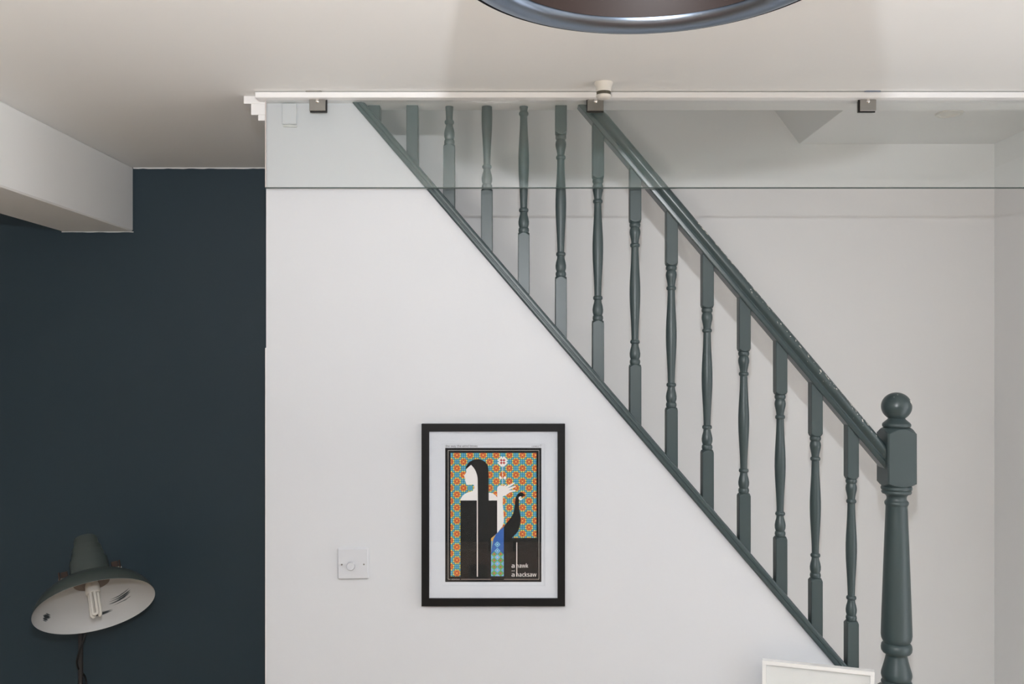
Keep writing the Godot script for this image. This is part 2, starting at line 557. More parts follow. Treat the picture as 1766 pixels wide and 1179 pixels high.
	# handrail
	var hr := thing("handrail", "moulded grey-green stair handrail with chipped white patches along its top edge", "handrail", Vector3(0.6, EYE + 0.2, MID))
	var rail := [Vector2(-0.024, 0.020), Vector2(-0.021, 0.0225), Vector2(-0.0125, 0.0235), Vector2(-0.0105, 0.0215), Vector2(-0.0075, 0.0210), Vector2(-0.0055, 0.0225), Vector2(-0.001, 0.0275), Vector2(0.005, 0.0295), Vector2(0.011, 0.0285), Vector2(0.0165, 0.0245), Vector2(0.0205, 0.0185), Vector2(0.0232, 0.0095)]
	var prof := rail.duplicate()
	prof.append(Vector2(0.024, 0.0))
	for j in range(rail.size() - 1, -1, -1):
		prof.append(Vector2(rail[j].x, -rail[j].y))
	var ra := end - d2 * 1.275
	var rb := end + d2 * 0.045
	part("rail", MB.new().run(prof, ra - hr.position, rb - hr.position, n2, [Vector3(0, EYE + 0.7070, 0) - hr.position, Vector3.UP], [Vector3(1.0226, 0, 0) - hr.position, Vector3.RIGHT]), chipped_paint(), hr)
	# newel post
	var np := thing("newel_post", "grey-green newel post with ball top, square block and turned shaft", "newel post", Vector3(1.063, 0.24, MID))
	var base := EYE - 0.24
	var yy2 := func(py: float) -> float: return base + (HY - py) * s
	var ball := []
	for j in 25:
		var a := lerpf(-1.0, PI / 2, j / 24.0)
		ball.append(Vector2(maxf(cos(a) * 25.0 * s, 0.0), yy2.call(700.5) + sin(a) * 24.3 * s))
	var bp := part("ball_finial", MB.new().lathe(ball, 48), chipped_ball(), np)
	bp.set_meta("label", "round ball finial with a white chip on its right side")
	var nk := []
	for q in [[735.5, 22.4], [733.5, 23.4], [730.5, 23.2], [728.5, 21.6], [725.5, 18.0], [722.5, 14.6], [719.5, 13.4]]:
		nk.append(Vector2(q[1] * s, yy2.call(q[0])))
	part("collar", MB.new().lathe(nk, 40), M.paint, np)
	var hb := 0.0401
	var bl := []
	for q in [[837.0, 0.97], [836.2, 1.02], [834.6, 1.14], [832.5, 1.27], [830.5, 1.45], [747.5, 1.45], [745.0, 1.27], [742.0, 1.14], [739.0, 1.02], [736.5, 0.86], [734.5, 0.6]]:
		bl.append(Vector2(q[1] * hb, yy2.call(q[0])))
	part("square_block", MB.new().turned_square(hb, bl, 64), M.paint, np, 30.0)
	var sh := []
	for q in [[1181.0, 20.0], [1179.0, 24.0], [1175.5, 25.2], [1172.5, 24.0], [1171.0, 21.5], [1168.0, 24.2], [1163.0, 25.2], [1158.0, 24.6], [1148.0, 21.8], [1138.0, 19.2], [1131.0, 17.6], [1128.0, 17.2], [1126.0, 19.0], [1124.5, 22.5], [1121.0, 24.8], [1116.0, 25.4], [1111.0, 24.6], [1108.5, 22.6], [1107.0, 20.6], [1104.5, 22.6], [1100.0, 24.6], [1094.0, 25.4], [1060.0, 24.4], [1000.0, 22.3], [940.0, 20.2], [890.0, 18.3], [872.0, 17.6], [870.5, 18.4], [868.0, 19.6], [865.0, 19.6], [863.0, 18.2], [861.0, 16.4], [857.0, 16.0], [854.0, 17.2], [851.5, 20.0], [850.5, 23.2], [848.5, 24.4], [846.0, 24.2], [844.6, 23.2], [843.6, 25.0], [841.0, 25.7], [838.5, 25.0], [836.8, 23.4]]:
		sh.append(Vector2(q[1] * s, yy2.call(q[0])))
	part("turned_shaft", MB.new().lathe(sh, 48), M.paint, np, 50.0)
	var fb := [Vector2(hb * 1.45, 0.0), Vector2(hb * 1.45, yy2.call(1190.0)), Vector2(hb * 1.2, yy2.call(1184.0)), Vector2(hb * 1.02, yy2.call(1181.5)), Vector2(hb * 0.9, yy2.call(1180.0))]
	part("foot_block", MB.new().turned_square(hb, fb, 64), M.paint, np, 30.0)

# grey-green paint knocked off in places: u runs down the rail, v round its section
func chipped_paint() -> StandardMaterial3D:
	var w := 2048
	var h := 256
	var im := Image.create(w, h, false, Image.FORMAT_RGB8)
	var paint := c8(58, 71, 72)
	im.fill(paint)
	var n := FastNoiseLite.new()
	n.seed = 7
	n.frequency = 0.02
	n.fractal_octaves = 4
	# [first u, last u, v centre, v reach, how much comes off]
	for z in [[0.33, 0.39, 0.310, 0.055, 0.24], [0.40, 0.62, 0.318, 0.050, 0.12], [0.47, 0.57, 0.300, 0.03, 0.05], [0.78, 0.86, 0.25, 0.04, -0.10], [0.86, 0.955, 0.275, 0.04, 0.02], [0.5, 0.99, 0.22, 0.09, -0.33]]:
		for x in range(int(z[0] * w), int(z[1] * w)):
			for y in range(int((z[2] - z[3]) * h), int((z[2] + z[3]) * h)):
				var edge: float = absf(y / float(h) - z[2]) / z[3]
				var ends: float = minf((x / float(w) - z[0]), (z[1] - x / float(w))) / 0.02
				if n.get_noise_2d(x * 1.6, y * 3.0) + z[4] - edge * 0.25 - maxf(0.0, 1.0 - ends) * 0.4 > 0.08:
					im.set_pixel(x, y, c8(226, 220, 208))
	var m := mat(Color.WHITE, 0.3)
	m.albedo_texture = ImageTexture.create_from_image(im)
	return m

func chipped_ball() -> StandardMaterial3D:
	var im := Image.create(512, 256, false, Image.FORMAT_RGB8)
	im.fill(c8(58, 71, 72))
	var n := FastNoiseLite.new()
	n.seed = 3
	n.frequency = 0.05
	for x in 512:
		for y in 256:
			var u := x / 512.0
			var v := y / 256.0
			var e := Vector2((u - 0.150) / 0.034, (v - 0.50) / 0.075).length()
			if e + n.get_noise_2d(x, y) * 0.9 < 0.9 and not (v < 0.46 and u < 0.145):
				im.set_pixel(x, y, c8(224, 220, 210))
			elif Vector2((u - 0.955) / 0.02, (v - 0.78) / 0.012).length() + n.get_noise_2d(x, y) < 0.9 or (Vector2((u - 0.90) / 0.01, (v - 0.68) / 0.012).length() < 0.8):
				im.set_pixel(x, y, c8(170, 178, 172))
	var m := mat(Color.WHITE, 0.3)
	m.albedo_texture = ImageTexture.create_from_image(im)
	return m

# ---------------------------------------------------------------- the hanging glass
func build_glass() -> void:
	var z := -2.396
	var x0 := -0.6785
	var x1 := 1.797
	var y0 := EYE + 0.468
	var y1 := EYE + 0.7066
	var g := thing("glass_screen", "long clear glass screen hanging from the white board in front of the stair", "glass screen", Vector3((x0 + x1) / 2, y0, z))
	var mx := (x0 + x1) / 2
	part("pane", MB.new().box(Vector3(0, (y1 - y0) / 2 + 0.0015, 0), Vector3(x1 - x0 - 0.006, y1 - y0 - 0.003, 0.008)), M.glass, g)
	part("bottom_edge", MB.new().box(Vector3(0, 0.0014, 0), Vector3(x1 - x0, 0.0026, 0.008), 0.0005), M.glass_edge, g).set_meta("label", "dark polished bottom edge of the glass")
	part("side_edge", MB.new().box(Vector3(x0 - mx + 0.0015, (y1 - y0) / 2 + 0.0015, 0), Vector3(0.0028, y1 - y0 - 0.003, 0.008), 0.0005), M.glass_side, g).set_meta("label", "pale left edge of the glass")
	var lab := ["square brushed steel glass clip at the left, over the white wall", "square brushed steel glass clip in the middle, under the ceiling sensor", "square brushed steel glass clip at the right, below the blue packing shim"]
	var cx := [547.5, 1027.0, 1497.0]
	for i in 3:
		var x: float = (cx[i] - HX) / F * 2.386
		var c := thing("glass_clip", lab[i], "clip", Vector3(x, EYE + 0.707, z), "steel clips holding the glass")
		part("front_plate", MB.new().box(Vector3(0, -0.0155, 0.0095), Vector3(0.044, 0.031, 0.004), 0.001), M.steel, c)
		part("back_plate", MB.new().box(Vector3(0, -0.0155, -0.0095), Vector3(0.044, 0.031, 0.004), 0.001), M.steel, c)
		var off: float = [0.0025, -0.001, -0.0025][i]
		part("rubber_pad", MB.new().box(Vector3(off, -0.017, 0.00575), Vector3(0.046, 0.034, 0.0033)), M.rubber, c)
		var sc := []
		for j in 9:
			var a := j / 8.0 * PI / 2
			sc.append(Vector2(cos(a) * 0.0055, sin(a) * 0.0036))
		sc.reverse()
		sc.reverse()
		part("screw", MB.new().lathe(sc, 20, Transform3D(Basis(Vector3.RIGHT, PI / 2), Vector3(0, -0.005, 0.0112))), M.chrome, c)

# ---------------------------------------------------------------- the framed poster
const PS := 5      # texture pixels per photograph pixel
var px_w := 0
var px_h := 0
var pix := PackedByteArray()

func put_px(x: int, y: int, c: Color) -> void:
	if x < 0 or y < 0 or x >= px_w or y >= px_h:
		return
	var i := (y * px_w + x) * 3
	pix[i] = int(c.r * 255.0 + 0.5)
	pix[i + 1] = int(c.g * 255.0 + 0.5)
	pix[i + 2] = int(c.b * 255.0 + 0.5)

func area(pts: Array, c: Color, ox := 767.8, oy := 772.0) -> void:
	var q := []
	var lo := 1e9
	var hi := -1e9
	for p in pts:
		var v := Vector2((p[0] - ox) * PS, (p[1] - oy) * PS)
		q.append(v)
		lo = minf(lo, v.y); hi = maxf(hi, v.y)
	for y in range(maxi(0, int(lo)), mini(px_h - 1, int(hi) + 1) + 1):
		var fy := y + 0.5
		var cuts := []
		for i in q.size():
			var a: Vector2 = q[i]
			var b: Vector2 = q[(i + 1) % q.size()]
			if (a.y <= fy) != (b.y <= fy):
				cuts.append(a.x + (fy - a.y) / (b.y - a.y) * (b.x - a.x))
		cuts.sort()
		for i in range(0, cuts.size() - 1, 2):
			for x in range(maxi(0, int(round(cuts[i]))), mini(px_w, int(round(cuts[i + 1])))):
				put_px(x, y, c)

func smooth(pts: Array, steps := 8) -> Array:
	var r := []
	var n := pts.size()
	for i in n:
		var p0 := Vector2(pts[(i - 1 + n) % n][0], pts[(i - 1 + n) % n][1])
		var p1 := Vector2(pts[i][0], pts[i][1])
		var p2 := Vector2(pts[(i + 1) % n][0], pts[(i + 1) % n][1])
		var p3 := Vector2(pts[(i + 2) % n][0], pts[(i + 2) % n][1])
		if pts[i].size() > 2 or pts[(i + 1) % n].size() > 2:    # a third entry marks a sharp corner
			r.append([p1.x, p1.y])
			if pts[i].size() > 2 and pts[(i + 1) % n].size() > 2:
				continue
			if pts[i].size() > 2: p0 = p1
			if pts[(i + 1) % n].size() > 2: p3 = p2
			for k in range(1, steps):
				var v := p1.cubic_interpolate(p2, p0, p3, k / float(steps))
				r.append([v.x, v.y])
			continue
		for k in steps:
			var v2 := p1.cubic_interpolate(p2, p0, p3, k / float(steps))
			r.append([v2.x, v2.y])
	return r

# coordinates read in one of four close-ups of the print, 9.07 units to a photograph pixel
func close(pts: Array, ox: float, oy: float) -> Array:
	var r := []
	for p in pts:
		var e := [ox + p[0] / 9.07, oy + p[1] / 9.07]
		if p.size() > 2:
			e.append(1)
		r.append(e)
	return r

func rect(x0: float, y0: float, x1: float, y1: float, c: Color) -> void:
	area([[x0, y0], [x1, y0], [x1, y1], [x0, y1]], c)

func diamond(x: float, y: float, r: float, c: Color) -> void:
	area([[x - r, y], [x, y - r], [x + r, y], [x, y + r]], c)

func motif(u: float, v: float) -> Color:
	# u, v in periods from a flower's centre, -0.5 to 0.5; flowers also sit on the cell corners
	var au := absf(u)
	var av := absf(v)
	if au + av > 0.5:
		var ou := 0.5 - au
		var ov := 0.5 - av
		au = ou; av = ov
	var k := 1.0 / 6.0
	var iu := int(au / k)
	var iv := int(av / k)
	var fu := absf(fmod(au, k) / k - 0.5)
	var fv := absf(fmod(av, k) / k - 0.5)
	var dot := fu + fv < 0.40
	var teal := c8(66, 132, 128)
	if iu == 0 and iv == 0:
		if absf(au - av) < 0.022:
			return c8(226, 150, 62)
		if au + av < 0.07:
			return c8(232, 190, 80)
		return c8(176, 80, 50)
	if iu + iv == 1:
		if dot:
			return c8(232, 214, 92)
		return c8(186, 84, 46) if maxf(au, av) < 0.225 else teal
	if iu + iv == 2 and iu != iv:
		return c8(104, 172, 204) if dot else c8(50, 128, 160)
	return c8(108, 160, 200) if dot else teal

func build_poster() -> void:
	px_w = int(165.9 * PS)
	px_h = int(231.0 * PS)
	pix.resize(px_w * px_h * 3)
	var ink := c8(17, 16, 15)
	var white := c8(228, 226, 224)
	rect(760, 760, 940, 1010, ink)
	rect(772.6, 776.2, 929.6, 776.9, c8(206, 200, 192))
	rect(772.6, 998.2, 929.6, 998.9, c8(206, 190, 176))
	rect(772.5, 776.2, 773.1, 998.9, c8(206, 200, 192))
	rect(929.0, 776.2, 929.6, 998.9, c8(206, 200, 192))
	rect(777.0, 995.5, 795.0, 1001.0, ink)
	for i in 7:
		rect(778.5 + i * 2.1, 998.0, 779.9 + i * 2.1, 999.2, c8(190, 186, 180))
	# patterned ground: one period worked out, then laid over the field
	var per := int(22.6 * PS)
	var tile := PackedByteArray()
	tile.resize(per * per * 3)
	for y in per:
		for x in per:
			var c := motif(float(x) / per - 0.5, float(y) / per - 0.5)
			var i := (y * per + x) * 3
			tile[i] = int(c.r * 255); tile[i + 1] = int(c.g * 255); tile[i + 2] = int(c.b * 255)
	var ox := int((787.9 - 11.3 - 767.8) * PS)
	var oy := int((784.5 - 11.3 - 772.0) * PS)
	for f in [[777.1, 780.6, 925.0, 927.4], [777.1, 920.0, 794.0, 993.5]]:
		for y in range(int((f[1] - 772.0) * PS), int((f[3] - 772.0) * PS)):
			for x in range(int((f[0] - 767.8) * PS), int((f[2] - 767.8) * PS)):
				var i := (posmod(y - oy, per) * per + posmod(x - ox, per)) * 3
				var j := (y * px_w + x) * 3
				pix[j] = tile[i]; pix[j + 1] = tile[i + 1]; pix[j + 2] = tile[i + 2]
	# bare shoulders, neck and face, then the dress and the long hair
	area(smooth(close([[475, 372, 1], [440, 400], [396, 452, 1], [400, 490], [362, 545, 1], [374, 566], [384, 590], [381, 618], [390, 640], [396, 664], [406, 686, 1], [512, 682, 1], [522, 700], [524, 745], [486, 788], [430, 803], [362, 840], [322, 888], [308, 930, 1], [590, 930, 1], [590, 400, 1]], 760, 760)), white)
	area(smooth(close([[740, 808, 1], [800, 816], [852, 846], [890, 892, 1], [890, 932, 1], [740, 932, 1]], 760, 760)), white)
	rect(794.0, 862.6, 858.0, 994.0, ink)
	area(smooth(close([[390, 446, 1], [398, 405], [430, 350], [480, 311], [540, 290], [602, 287], [664, 308], [716, 352], [744, 420], [750, 520], [751, 940, 1], [580, 940, 1], [578, 610], [564, 520], [530, 440], [475, 374, 1]], 760, 760)), ink)
	# raised forearm and hand
	area(smooth(close([[68, 740, 1], [82, 712], [112, 694], [165, 704], [207, 680], [211, 694], [190, 716, 1], [326, 655], [332, 670], [228, 738, 1], [344, 704], [350, 720], [246, 772, 1], [346, 768], [348, 786], [268, 806], [204, 848], [156, 866, 1], [155, 1000], [164, 1088, 1], [170, 1250], [150, 1335, 1], [68, 1440, 1]], 850, 760)), white)
	# the bird, and the wall it stands on
	area(smooth(close([[262, 248, 1], [340, 152], [390, 80], [420, 0], [436, -129], [452, -210], [480, -258], [520, -282], [560, -272], [574, -254, 1], [612, -236, 1], [568, -228, 1], [536, -204], [504, -170], [500, -80], [508, 10], [526, 130], [514, 230], [478, 330], [388, 428, 1], [380, 470, 1], [262, 470, 1]], 840, 880)), ink)
	area(close([[262, 432], [800, 432], [800, 1060], [262, 1060]], 840, 880), ink)
	area(smooth(close([[402, 896], [412, 874], [436, 868], [448, 878], [432, 888], [436, 904, 1], [472, 896, 1], [458, 914], [432, 926], [408, 916]], 850, 760)), white)
	# the blue strip with its diamonds
	area(close([[62, 434], [166, 344], [262, 246], [262, 1030], [62, 1030]], 840, 880), c8(52, 96, 168))
	area(close([[62, 434], [140, 372], [100, 440], [74, 580], [62, 660]], 840, 880), c8(214, 168, 84))
	area(close([[62, 480], [84, 470], [70, 600], [62, 640]], 840, 880), c8(110, 170, 190))
	area(close([[62, 690], [112, 640], [162, 690], [212, 640], [262, 690], [262, 1030], [62, 1030]], 840, 880), c8(104, 156, 92))
	for j in 6:
		var yd := 880.0 + (530.0 + 100.0 * j) / 9.07
		diamond(840.0 + 161.0 / 9.07, yd, 5.2, c8(112, 170, 214) if j > 1 else c8(128, 188, 206))
		diamond(840.0 + 161.0 / 9.07, yd, 3.0, c8(70, 120, 186) if j < 2 else c8(126, 160, 220))
		diamond(840.0 + 161.0 / 9.07, yd, 1.4, c8(228, 206, 120) if j > 1 else c8(200, 226, 220))
		if j > 1:
			for e in [62.0, 262.0]:
				area([[840.0 + e / 9.07, yd - 5.0], [840.0 + (e + (45.0 if e < 100.0 else -45.0)) / 9.07, yd], [840.0 + e / 9.07, yd + 5.0]], c8(112, 170, 214))
			for e in [112.0, 212.0]:
				diamond(840.0 + e / 9.07, yd - 50.0 / 9.07, 2.0, c8(196, 78, 62))
	rect(846.6, 993.3, 869.0, 1000.0, ink)
	# flower wand
	for a in range(-2, 3):
		for b in range(-2, 3):
			var x := 850.0 + (152.0 + (a - b) * 21.0) / 9.07
			var y := 760.0 + (322.0 + (a + b) * 21.0) / 9.07
			if absi(a) + absi(b) <= 3:
				diamond(x, y, 2.2, white if (a + b) % 2 == 0 or absi(a) == 2 or absi(b) == 2 else c8(176, 62, 66))
	diamond(850.0 + 152.0 / 9.07, 760.0 + 390.0 / 9.07, 1.9, white)
	rect(866.2, 802.0, 867.0, 838.0, white)
	area(close([[92, 572], [116, 548], [142, 580], [116, 606]], 850, 760), white)
	area(close([[162, 580], [188, 550], [214, 576], [190, 606]], 850, 760), white)
	# thin upright lines
	rect(822.1, 862.6, 824.1, 994.0, c8(216, 206, 198))
	rect(890.3, 934.8, 891.9, 993.8, c8(222, 212, 206))
	var im := Image.create_from_data(px_w, px_h, false, Image.FORMAT_RGB8, pix)
	var print_mat := mat(Color.WHITE, 0.7)
	print_mat.metallic_specular = 0.15
	print_mat.albedo_texture = ImageTexture.create_from_image(im)

	var fz := 2.40
	var k := F / fz
	var bar := 0.0205
	var x0 := (726.9 - HX) / k
	var x1 := (974.6 - HX) / k
	var y1 := (HY - 730.8) / k
	var y0 := (HY - 1045.0) / k
	var mid := Vector3((x0 + x1) / 2, EYE + (y0 + y1) / 2, FACE)
	var w := x1 - x0
	var h := y1 - y0
	var fr := thing("framed_poster", "black framed poster of a long-haired woman and a dark bird on the white stair wall", "framed poster", mid)
	for sgn in [-1.0, 1.0]:
		# mitred sides
		var side := PackedVector2Array([Vector2(sgn * w / 2, -h / 2), Vector2(sgn * w / 2, h / 2), Vector2(sgn * (w / 2 - bar), h / 2 - bar), Vector2(sgn * (w / 2 - bar), -h / 2 + bar)])
		part("frame_side", MB.new().plate(side, 0.02, 0.0005), M.black, fr)
		var rail := PackedVector2Array([Vector2(-w / 2, sgn * h / 2), Vector2(w / 2, sgn * h / 2), Vector2(w / 2 - bar, sgn * (h / 2 - bar)), Vector2(-w / 2 + bar, sgn * (h / 2 - bar))])
		part("frame_side", MB.new().plate(rail, 0.02, 0.0005), M.black, fr)
	# things behind the glass are placed on a plane 2.41 m from the lens
	var pk := F / 2.41
	var loc := func(px: float, py: float) -> Vector2: return Vector2((px - HX) / pk - mid.x, EYE + (HY - py) / pk - mid.y)
	var a: Vector2 = loc.call(762.8, 765.2)
	var b: Vector2 = loc.call(939.8, 1008.8)
	var iw := w / 2 - bar + 0.003
	var ih := h / 2 - bar + 0.003
	var mt := MB.new()
	mt.box(Vector3(0, (ih + a.y) / 2, 0.0115), Vector3(iw * 2, ih - a.y, 0.0016))
	mt.box(Vector3(0, (-ih + b.y) / 2, 0.0115), Vector3(iw * 2, ih + b.y, 0.0016))
	mt.box(Vector3((-iw + a.x) / 2, (a.y + b.y) / 2, 0.0115), Vector3(iw + a.x, a.y - b.y, 0.0016))
	mt.box(Vector3((iw + b.x) / 2, (a.y + b.y) / 2, 0.0115), Vector3(iw - b.x, a.y - b.y, 0.0016))
	part("mount", mt, M.paper, fr).set_meta("label", "white card mount with a bevelled window")
	var paper := part("print_sheet", MB.new().box(Vector3((a.x + b.x) / 2, (a.y + b.y) / 2, 0.0097), Vector3(b.x - a.x + 0.01, a.y - b.y + 0.01, 0.0006)), M.paper, fr)
	var p0: Vector2 = loc.call(767.8, 772.0)
	var p1: Vector2 = loc.call(933.7, 1003.0)
	var q := MB.new()
	q.quad(Vector3(p0.x, p1.y, 0.0102), Vector3(p1.x, p1.y, 0.0102), Vector3(p1.x, p0.y, 0.0102), Vector3(p0.x, p0.y, 0.0102), Vector2(0, 1), Vector2(1, 1), Vector2(1, 0), Vector2(0, 0))
	part("picture", q, print_mat, paper).set_meta("label", "black poster print with a blue and orange flower pattern")
	var font := SystemFont.new()
	font.font_names = PackedStringArray(["Droid Sans"])
	var letter := func(text: String, l: float, r: float, base_y: float, x_height: float, m: Material) -> void:
		var tm := TextMesh.new()
		tm.text = text
		tm.font = font
		tm.font_size = 64
		tm.pixel_size = 0.001
		tm.depth = 0.01
		var box := tm.get_aabb()
		var one: Vector2 = loc.call(l, base_y)
		var two: Vector2 = loc.call(r, base_y)
		var o := part("lettering", tm, m, paper)
		var sx: float = (two.x - one.x) / box.size.x
		var sy: float = x_height / pk / 0.0343      # lower-case height of this face at this size
		o.scale = Vector3(sx, sy, 0.02)
		# find the baseline: the text mesh is centred, so measure a flat-footed word of the same size
		var bl := TextMesh.new()
		bl.text = "x"
		bl.font = font
		bl.font_size = 64
		bl.pixel_size = 0.001
		bl.depth = 0.01
		var base_local := bl.get_aabb().position.y
		o.position = Vector3(one.x - box.position.x * sx, one.y - base_local * sy, 0.0104)
	var lw := mat(c8(232, 228, 224), 0.7)
	var lk := mat(c8(52, 52, 56), 0.7)
	letter.call("a", 882.2, 887.4, 978.4, 5.2, lw)
	letter.call("hawk", 890.4, 911.0, 978.4, 5.2, lw)
	letter.call("and", 882.4, 887.4, 984.6, 1.3, lw)
	letter.call("a", 882.2, 887.4, 993.8, 5.2, lw)
	letter.call("hacksaw", 890.4, 925.1, 993.8, 5.2, lw)
	letter.call("the way the wind blows", 768.3, 823.4, 770.6, 2.7, lk)
	letter.call("LEMEZ", 917.4, 929.6, 770.4, 1.7, lk)
	var sig := []
	for j in 12:
		var an := lerpf(-1.2, 4.4, j / 11.0)
		var sp: Vector2 = loc.call(932.4 + cos(an) * 1.0 + sin(an) * 0.3, 768.0 - sin(an) * 1.9)
		sig.append(Vector3(sp.x, sp.y, 0.0104))
	part("signature_loop", MB.new().tube(sig, 0.0003, 6), lk, paper)
	part("glass", MB.new().box(Vector3(0, 0, 0.0145), Vector3(iw * 2 - 0.001, ih * 2 - 0.001, 0.0012)), M.picture_glass, fr)

# ---------------------------------------------------------------- the pendant near the camera
func build_pendant() -> void:
	var c := Vector3(0.147, EYE + 0.42, -0.925)
	var lamp := thing("pendant_lamp", "large dark metal pendant shade with a brushed rim, cut off by the photo's top", "pendant lamp", c)
	var lip := mat(c8(130, 142, 158), 0.3, 1.0)
	var shell := mat(c8(58, 60, 64), 0.4, 0.8)
	var inside := mat(c8(38, 26, 22), 0.6, 0.0)
	var lip_prof := []
	for j in 21:
		var a := deg_to_rad(lerpf(165.0, 372.0, j / 20.0))
		lip_prof.append(Vector2(0.2032 + 0.0193 * cos(a), 0.0125 + 0.0125 * sin(a)))
	part("shade_rim", MB.new().lathe(lip_prof, 160), lip, lamp).set_meta("label", "blue-grey brushed metal rim")
	var dome := []
	var inner := []
	for j in 15:
		var a := j / 14.0 * PI / 2
		dome.append(Vector2(lerpf(0.03, 0.2225, cos(a)), 0.005 + sin(a) * 0.2))
		inner.append(Vector2(lerpf(0.0, 0.183, cos(a)), 0.0115 + sin(a) * 0.185))
	inner.reverse()
	part("shade", MB.new().lathe(dome, 128), shell, lamp)
	part("lining", MB.new().lathe(inner, 128), inside, lamp).set_meta("label", "dark brown inside of the shade")
	part("cap", MB.new().lathe([Vector2(0.03, 0.204), Vector2(0.03, 0.24), Vector2(0.012, 0.255), Vector2(0.0, 0.255)], 32), shell, lamp)
	part("cord", MB.new().tube([Vector3(0, 0.25, 0), Vector3(0, CEIL - 0.42, 0)], 0.0035, 10), M.rubber, lamp)
	part("ceiling_rose", MB.new().lathe([Vector2(0.045, CEIL - 0.42 - 0.018), Vector2(0.048, CEIL - 0.42 - 0.001)], 32), M.plastic, lamp)

# ---------------------------------------------------------------- the floor lamp in the nook
func build_floor_lamp() -> void:
	var rim := at(164, 1046, 2.98)
	var n := Vector3(-0.3778, 0.7660, -0.5200).normalized()
	var see := (rim - Vector3(0, EYE, 0)).normalized()
	var side := see.cross(n).normalized()       # along the wide way of the rim, to the right
	var fwd := side.cross(n).normalized()
	if fwd.z < 0.0:
		fwd = -fwd
	side = n.cross(fwd).normalized()
	var foot := Vector3(-1.547, 0, -3.14)
	var lamp := thing("floor_lamp", "old grey-green enamel work lamp with scratched white inside, on a dark pole", "floor lamp", foot)
	var tilt := Transform3D(Basis(side, n, fwd), rim - foot)
	var r := 0.19
	var shell := mat(c8(72, 80, 77), 0.4)
	var prof := [[1.0, 0.0], [0.995, 0.03], [0.975, 0.09], [0.935, 0.17], [0.87, 0.26], [0.78, 0.345], [0.67, 0.42], [0.55, 0.475], [0.42, 0.51], [0.325, 0.53], [0.328, 0.56], [0.325, 0.75], [0.320, 0.90], [0.314, 0.925], [0.286, 0.935], [0.283, 0.95], [0.280, 1.045], [0.274, 1.065], [0.258, 1.075], [0.256, 1.09], [0.252, 1.165], [0.244, 1.185], [0.215, 1.195], [0.212, 1.21], [0.205, 1.33], [0.188, 1.385], [0.13, 1.41], [0.0, 1.42]]
	var outp := []
	for q in prof:
		outp.append(Vector2(q[0] * r, q[1] * r))
	part("shade", MB.new().lathe(outp, 72, tilt), shell, lamp)
	var ins := [[0.0, 0.50], [0.24, 0.50], [0.30, 0.49], [0.40, 0.475], [0.54, 0.45], [0.66, 0.395], [0.77, 0.32], [0.86, 0.24], [0.925, 0.155], [0.967, 0.08], [0.985, 0.015], [1.0, -0.004]]
	var inp := []
	for q in ins:
		inp.append(Vector2(q[0] * r, q[1] * r))
	part("reflector", MB.new().lathe(inp, 96, tilt), scratched_white(), lamp).set_meta("label", "white enamel inside with dark scratches")
	part("vent_ring", MB.new().lathe([Vector2(0.10 * r, 0.488 * r), Vector2(0.30 * r, 0.478 * r)], 48, tilt), mat(c8(138, 126, 118), 0.6), lamp).set_meta("label", "brown ring round the bulb holder")
	# low-energy bulb
	var bt := tilt * Transform3D(Basis(Vector3.RIGHT, PI), Vector3(0, 0.48 * r, 0))
	var bulb := part("bulb", MB.new().lathe([Vector2(0.0, 0.0), Vector2(0.019, 0.0), Vector2(0.0225, 0.012), Vector2(0.0235, 0.038), Vector2(0.021, 0.043), Vector2(0.0, 0.044)], 32, bt), M.plastic_warm, lamp)
	for j in 3:
		var an := TAU * j / 3.0 + 0.35
		var o := Vector3(cos(an), 0, sin(an)) * 0.0128
		var tn := Vector3(-sin(an), 0, cos(an)) * 0.0068
		var pts := [bt * (o + tn + Vector3(0, 0.042, 0))]
		for i in 7:
			var b := PI * i / 6.0
			pts.append(bt * (o + tn * cos(b) + Vector3(0, 0.117 + sin(b) * 0.0065, 0)))
		pts.append(bt * (o - tn + Vector3(0, 0.042, 0)))
		part("glass_tube", MB.new().tube(pts, 0.0046, 12), mat(c8(238, 234, 226), 0.25), bulb)
	# fork, knobs and pole
	var top := Vector3(0, rim.y + 0.03, 0)
	for sgn in [-1.0, 1.0]:
		var knob: Vector3 = tilt * Vector3(sgn * 0.40 * r, 0.66 * r, 0.0)
		var arm := []
		for i in 9:
			var f := i / 8.0
			arm.append(top.bezier_interpolate(top + Vector3(sgn * 0.05, 0.05, 0.0), tilt * Vector3(sgn * 0.47 * r, 0.70 * r, -0.5 * r), knob, f))
		part("fork_arm", MB.new().tube(arm, 0.006, 10), M.rust, lamp)
		part("wing_nut", MB.new().box(tilt * Vector3(sgn * 0.50 * r, 0.66 * r, 0), Vector3(0.006, 0.052, 0.018), 0.002, tilt.basis), M.rust, lamp)
		part("pivot_bolt", MB.new().tube([tilt * Vector3(sgn * 0.29 * r, 0.66 * r, 0), tilt * Vector3(sgn * 0.52 * r, 0.66 * r, 0)], 0.0065, 12), M.steel, lamp)
		part("lug", MB.new().box(tilt * Vector3(sgn * 0.42 * r, 0.80 * r, -0.03), Vector3(0.022, 0.03, 0.012), 0.002, tilt.basis), M.rust, lamp)
	part("pole", MB.new().tube([Vector3(0, 0.02, 0), top], 0.0085, 20), M.pole, lamp)
	part("base", MB.new().lathe([Vector2(0.0, 0.0), Vector2(0.15, 0.0), Vector2(0.152, 0.012), Vector2(0.14, 0.02), Vector2(0.02, 0.03), Vector2(0.0, 0.03)], 48), M.pole, lamp)
	var cable := []
	var knots := [[150, 1070, 3.12], [146, 1098, 3.10], [137, 1122, 3.09], [132.5, 1140, 3.10], [135, 1152, 3.13], [142, 1160, 3.15], [147, 1168, 3.13], [148.5, 1182, 3.11], [146, 1230, 3.12], [139, 1300, 3.12], [141, 1420, 3.12]]
